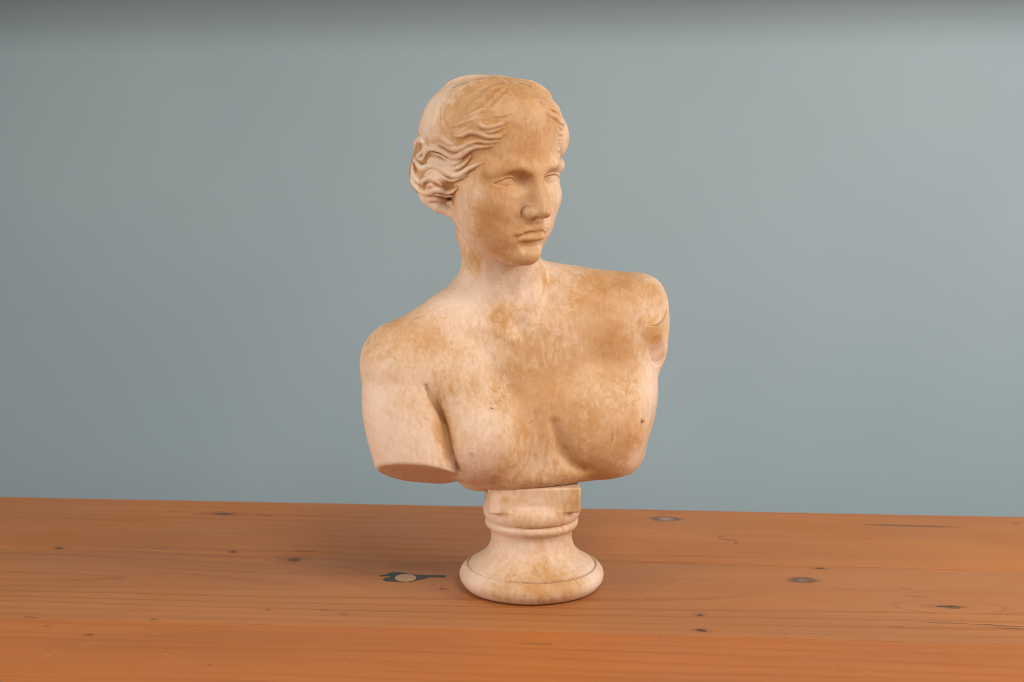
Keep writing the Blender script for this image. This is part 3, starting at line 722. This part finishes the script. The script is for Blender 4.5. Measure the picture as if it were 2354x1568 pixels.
# paint wash: where brushes left it thick, where it was rubbed off, where it lies in creases; side light and forehead shade are painted in too
def near_hits(pts):
    out = np.zeros(len(verts), F32)
    for h, (px, py, r, k) in zip(hits([p[:2] for p in pts]), pts):
        s_ = r * 0.39; lo_ = h - 3 * s_; hi_ = h + 3 * s_
        m_ = np.nonzero(np.all((verts > lo_) & (verts < hi_), axis=1))[0]
        out[m_] += k * np.exp(-((verts[m_] - h) ** 2).sum(1) / (2 * s_ * s_)).astype(F32)
    return out
TINT = [(1210,215,50,.5),(1235,245,40,.4),(1430,975,35,.4),(1395,655,35,.4),(1395,800,40,.3),(1190,255,60,.7),(1150,285,45,.4),(1165,470,60,.35),(1140,540,50,.3),(1200,420,35,.2),(1180,500,30,.25),(1250,440,25,.25),(1080,280,50,.25),(1130,240,50,.3),(1015,975,16,.6),(1024,1010,16,.6),(1030,1045,16,.6),(992,930,14,.5),(1170,230,45,.5),(1215,235,40,.6),(1240,285,30,.6),(1205,255,30,.5),(1150,320,40,.4),(1400,645,45,.9),(1440,655,30,.5),(1360,690,45,.4),(1380,790,55,.6),(1420,830,40,.7),(1330,720,50,.3),(1430,985,38,.8),(1400,1000,40,.5),(1215,950,35,.7),(1180,285,60,.7),(1230,260,45,.5),  # brushed wash; forehead spots deepened to stand in for weaker light
        (1195,315,40,.5),(1200,870,55,.5),(1290,870,60,.35),(930,765,45,.6),(870,800,30,.4),(1000,780,40,.35),(1228,598,16,.7),(1175,1080,50,.45),(1390,1080,40,.5),(1330,1075,40,.5),(1200,575,35,.3),
        (1115,380,30,.35),(1190,380,45,.4),(1165,450,50,.35),(1130,520,45,.3),(1255,495,9,.6),(1240,525,10,.5),(1225,553,14,.6),(1090,600,22,.7),(1155,720,25,.6),(1250,640,14,.6),(1300,960,50,.3),
        (1260,1000,40,.25),(1495,670,25,.3),(1505,770,22,.7),(1100,250,50,.1),(1240,200,35,.3),(1020,330,50,.35),(1000,420,30,.5),(1005,455,22,.6),(1040,320,30,.4),(1260,330,40,.1),(1020,1000,22,.5),(1010,950,18,.5)]
PALE_AND_LIT = [(850,900,60,.8),(870,1020,60,.7),(930,1000,40,.4),(900,1090,60,.9),(1060,1090,50,.7),(1080,560,40,.6),(1075,660,50,.6),(1140,650,45,.6),(1195,740,20,.5),(1225,670,25,.6),(1500,850,35,.8),(1500,920,35,.7),  # rubbed spots, plus the side-lit arm, neck and torso edge painted pale
        (1490,690,20,.4),(980,270,40,.8),(1000,240,40,.6),(960,340,25,.8),(950,400,25,.8),(1070,480,35,.6),(1085,430,25,.5),(1050,700,50,.5),(1000,720,40,.2),(1100,960,35,.3),(1180,940,18,.4),(1120,840,30,.2),
        (1210,480,6,.5),(1460,1060,30,.5),(1060,1050,25,.5),(1350,790,20,.4),(1110,820,20,.3)]
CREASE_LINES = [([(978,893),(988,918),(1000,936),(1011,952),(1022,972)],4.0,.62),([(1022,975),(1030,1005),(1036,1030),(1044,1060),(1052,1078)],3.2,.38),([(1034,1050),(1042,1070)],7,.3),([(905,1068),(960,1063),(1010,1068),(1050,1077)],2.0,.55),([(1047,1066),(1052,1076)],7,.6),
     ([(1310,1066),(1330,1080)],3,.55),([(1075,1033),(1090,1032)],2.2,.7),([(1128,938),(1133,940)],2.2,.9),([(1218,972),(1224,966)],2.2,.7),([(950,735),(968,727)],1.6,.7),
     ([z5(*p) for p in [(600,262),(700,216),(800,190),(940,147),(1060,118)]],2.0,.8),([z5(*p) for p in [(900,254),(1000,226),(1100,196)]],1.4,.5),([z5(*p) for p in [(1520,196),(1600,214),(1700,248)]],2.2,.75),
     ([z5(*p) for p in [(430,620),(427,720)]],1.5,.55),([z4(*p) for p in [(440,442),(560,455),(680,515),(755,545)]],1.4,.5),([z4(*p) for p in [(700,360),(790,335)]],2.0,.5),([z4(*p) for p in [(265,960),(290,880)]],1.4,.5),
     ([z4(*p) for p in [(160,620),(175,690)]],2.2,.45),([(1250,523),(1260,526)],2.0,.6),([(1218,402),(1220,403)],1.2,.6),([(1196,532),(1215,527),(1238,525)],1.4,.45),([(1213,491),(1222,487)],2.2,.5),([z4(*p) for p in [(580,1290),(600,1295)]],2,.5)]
tint = near_hits(TINT) - 0.5 * near_hits(PALE_AND_LIT); tint = (0.85 * np.tanh(tint / 0.85)).astype(F32)
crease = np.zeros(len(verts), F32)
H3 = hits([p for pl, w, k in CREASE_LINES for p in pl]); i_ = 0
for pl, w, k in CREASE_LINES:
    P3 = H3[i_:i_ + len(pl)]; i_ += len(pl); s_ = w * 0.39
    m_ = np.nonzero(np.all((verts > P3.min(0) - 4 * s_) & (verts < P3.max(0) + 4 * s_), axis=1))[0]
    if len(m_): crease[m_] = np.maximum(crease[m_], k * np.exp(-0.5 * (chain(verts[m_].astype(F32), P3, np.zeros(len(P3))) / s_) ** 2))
qh = to_head(verts.astype(F32))
wear = np.zeros(len(verts), F32)
idx = np.nonzero((np.abs(qh[:, 0]) < 75) & (qh[:, 2] > -40) & (qh[:, 1] > -95))[0]
above = hair_or_face(qh[idx])              # how far a carved lock stands above the skull beneath it
wear[idx] = sstep(0.9, 2.2, above) * np.where(qh[idx, 0] < 10, 0.35 + 0.35 * sstep(40, 24, qh[idx, 2]), 0.2)
hairy = hair_base(qh) < face_sdf(qh) + 0.3
for c_, r_, k_ in LOCKS:
    q_ = qh[idx] * np.where(qh[idx, 0:1] > 0, -1, 1) * V(1, 0, 0) + qh[idx] * V(0, 1, 1)
    m_ = np.nonzero(np.all((q_ > c_.min(0) - 5) & (q_ < c_.max(0) + 5), axis=1))[0]
    if len(m_): hairy[idx[m_]] |= chain(q_[m_].astype(F32), c_.astype(F32), r_) < 0.9
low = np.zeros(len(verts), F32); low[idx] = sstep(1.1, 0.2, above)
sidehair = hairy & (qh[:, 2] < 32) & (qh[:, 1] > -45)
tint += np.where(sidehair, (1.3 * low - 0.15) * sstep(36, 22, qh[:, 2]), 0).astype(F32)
fh = hairy[quads].sum(1) >= 2
for nm, sel in (('figure', ~fh), ('hair', fh)):
    f_ = quads[sel]; used = np.unique(f_); remap = np.full(len(verts), -1); remap[used] = np.arange(len(used))
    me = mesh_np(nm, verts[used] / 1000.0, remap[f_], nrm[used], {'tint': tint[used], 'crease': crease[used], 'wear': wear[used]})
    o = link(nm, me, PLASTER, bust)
    if nm == 'hair': o['label'] = 'wavy carved hair parted in the middle'

# turned pedestal, with its own runs and rubs of wash
FOOT = [(1110,1290,-50,22,.5),(1150,1300,-52,16,.5),(1190,1280,-48,22,.35),(1260,1300,-52,28,.4),(1180,1355,-62,30,.5),(1300,1345,-58,22,.5),(1250,1370,-64,22,.35),(1340,1330,-52,22,.3),(1215,1200,-44,30,.45),(1290,1195,-40,22,.4),
        (1320,1150,-36,18,.6),(1330,1165,-36,12,.6),(1160,1150,-38,6,.9),(1158,1180,-41,6,.9),(1152,1200,-44,6,.8),(1150,1215,-44,6,.9),(1230,1290,-50,20,.3),(1225,1345,-62,20,.4),(1110,1340,-58,20,.3)]
FOOT_PALE = [(1090,1330,-50,40,.5),(1370,1340,-30,40,.7),(1190,1250,-38,40,.6),(1120,1190,-20,30,.6),(1230,1170,-38,25,.3),(1130,1150,-30,20,.5),(1215,1380,-64,25,.3)]
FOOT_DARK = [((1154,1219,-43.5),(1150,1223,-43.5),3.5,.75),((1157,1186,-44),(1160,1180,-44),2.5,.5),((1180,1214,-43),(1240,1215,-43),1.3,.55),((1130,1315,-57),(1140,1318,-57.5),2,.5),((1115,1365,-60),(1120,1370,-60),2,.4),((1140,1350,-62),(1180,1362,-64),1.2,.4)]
def foot_wash(v):
    tn = np.zeros(len(v), F32); cr = np.zeros(len(v), F32)
    for sg, lst in ((1, FOOT), (-1, FOOT_PALE)):
        for px, py, Y, r, k in lst:
            s_ = r * 0.40; tn += sg * k * np.exp(-((v - at(px, py, Y)) ** 2).sum(1) / (2 * s_ * s_))
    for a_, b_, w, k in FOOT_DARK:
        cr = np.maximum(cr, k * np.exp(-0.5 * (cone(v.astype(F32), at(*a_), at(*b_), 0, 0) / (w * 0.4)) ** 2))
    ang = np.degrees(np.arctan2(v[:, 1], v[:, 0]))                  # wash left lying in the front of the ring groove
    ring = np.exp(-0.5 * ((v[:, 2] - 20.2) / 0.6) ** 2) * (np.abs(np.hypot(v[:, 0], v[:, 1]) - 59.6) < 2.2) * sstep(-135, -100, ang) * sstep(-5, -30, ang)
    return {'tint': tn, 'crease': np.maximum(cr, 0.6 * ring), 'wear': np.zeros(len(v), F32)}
PROF = [(36,0.5),(54,0.2),(59.5,0.5),(63.2,2.6),(66.4,7.2),(67.2,11.5),(66,15.6),(63.6,18.6),(61.6,20.4),(60.4,20.7),(59.4,19.6),(58.7,19.4),(57.9,21.2),(56.2,23.6),(50.5,27),(44.6,31.4),(40.4,36.6),(38.0,43),(37.3,49.5),(38.6,54.4),(41.2,57),(43.0,59.4),(43.3,61.8),(42.4,64),(41.0,64.9),(41.4,65.6),(43.2,66.5),(44.6,69.4),(45.0,73),(44.2,76.6),(42.4,79.4),(36,81.5),(10,82)]
PR = spline(np.array(PROF, float), 5); PR = np.vstack([[0, PR[0, 1]], PR, [0, PR[-1, 1]]])
GR, GZ, GS = np.arange(0, 90, 0.3), np.arange(-16, 124, 0.3), 0.3
def profile_field():
    """signed distance to the turned outline on an (r, z) grid"""
    R, Z = np.meshgrid(GR, GZ, indexing='ij'); d = np.full(R.shape, 1e9); ins = np.zeros(R.shape, bool)
    for (r0, z0), (r1, z1) in zip(PR, np.roll(PR, -1, 0)):
        ex, ez = r1 - r0, z1 - z0; L = ex * ex + ez * ez
        if L < 1e-9: continue
        t = np.clip(((R - r0) * ex + (Z - z0) * ez) / L, 0, 1)
        if not (r0 == 0 and r1 == 0): d = np.minimum(d, np.hypot(R - r0 - t * ex, Z - z0 - t * ez))
        if z0 != z1:
            c = ((z0 > Z) != (z1 > Z)) & (R < r0 + (Z - z0) / ez * ex); ins ^= c
    return np.where(ins, -d, d).astype(F32)
FIELD = profile_field()
TH = math.radians(4)
def turned(p):
    a = np.arctan2(p[:, 1], p[:, 0])
    r = np.hypot(p[:, 0], p[:, 1]) / (1 + 0.004 * np.sin(3 * a + 1) + 0.003 * np.sin(7 * a)); z = p[:, 2] - 0.35 * np.sin(2 * a + 0.6) * np.clip(p[:, 2] / 10, 0, 1)
    x, y = np.clip(r / GS, 0, len(GR) - 1.01), np.clip((z - GZ[0]) / GS, 0, len(GZ) - 1.01)
    i, j = x.astype(int), y.astype(int); fx, fy = x - i, y - j
    return (FIELD[i, j] * (1 - fx) * (1 - fy) + FIELD[i + 1, j] * fx * (1 - fy) + FIELD[i, j + 1] * (1 - fx) * fy + FIELD[i + 1, j + 1] * fx * fy).astype(F32)
def squared(p):
    x = p[:, 0] * math.cos(TH) + p[:, 1] * math.sin(TH); y = -p[:, 0] * math.sin(TH) + p[:, 1] * math.cos(TH); z = p[:, 2] - 89.0
    x = x / (1 + 0.012 * (z / 12) ** 2)
    q = np.stack([np.abs(x) - 39.6, np.abs(y) - 34.6, np.abs(z) - 9.6], 1)
    return (np.linalg.norm(np.maximum(q, 0), axis=1) + np.minimum(q.max(1), 0) - 2.0).astype(F32)
def foot_sdf(p): return smin(turned(p), squared(p), 4.5)
fv, fq, fn_ = mesh_sdf(foot_sdf, (-76, -76, -6), (76, 76, 106), 0.95)
top = (squared(fv.astype(F32)) < turned(fv.astype(F32)))[fq].sum(1) >= 2
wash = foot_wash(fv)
for nm, sel, lab in (('pedestal_block', top, 'square plaster block between torso and round foot'), ('socle', ~top, 'round turned plaster foot with two rolls and a flared skirt')):
    f_ = fq[sel]; used = np.unique(f_); remap = np.full(len(fv), -1); remap[used] = np.arange(len(used))
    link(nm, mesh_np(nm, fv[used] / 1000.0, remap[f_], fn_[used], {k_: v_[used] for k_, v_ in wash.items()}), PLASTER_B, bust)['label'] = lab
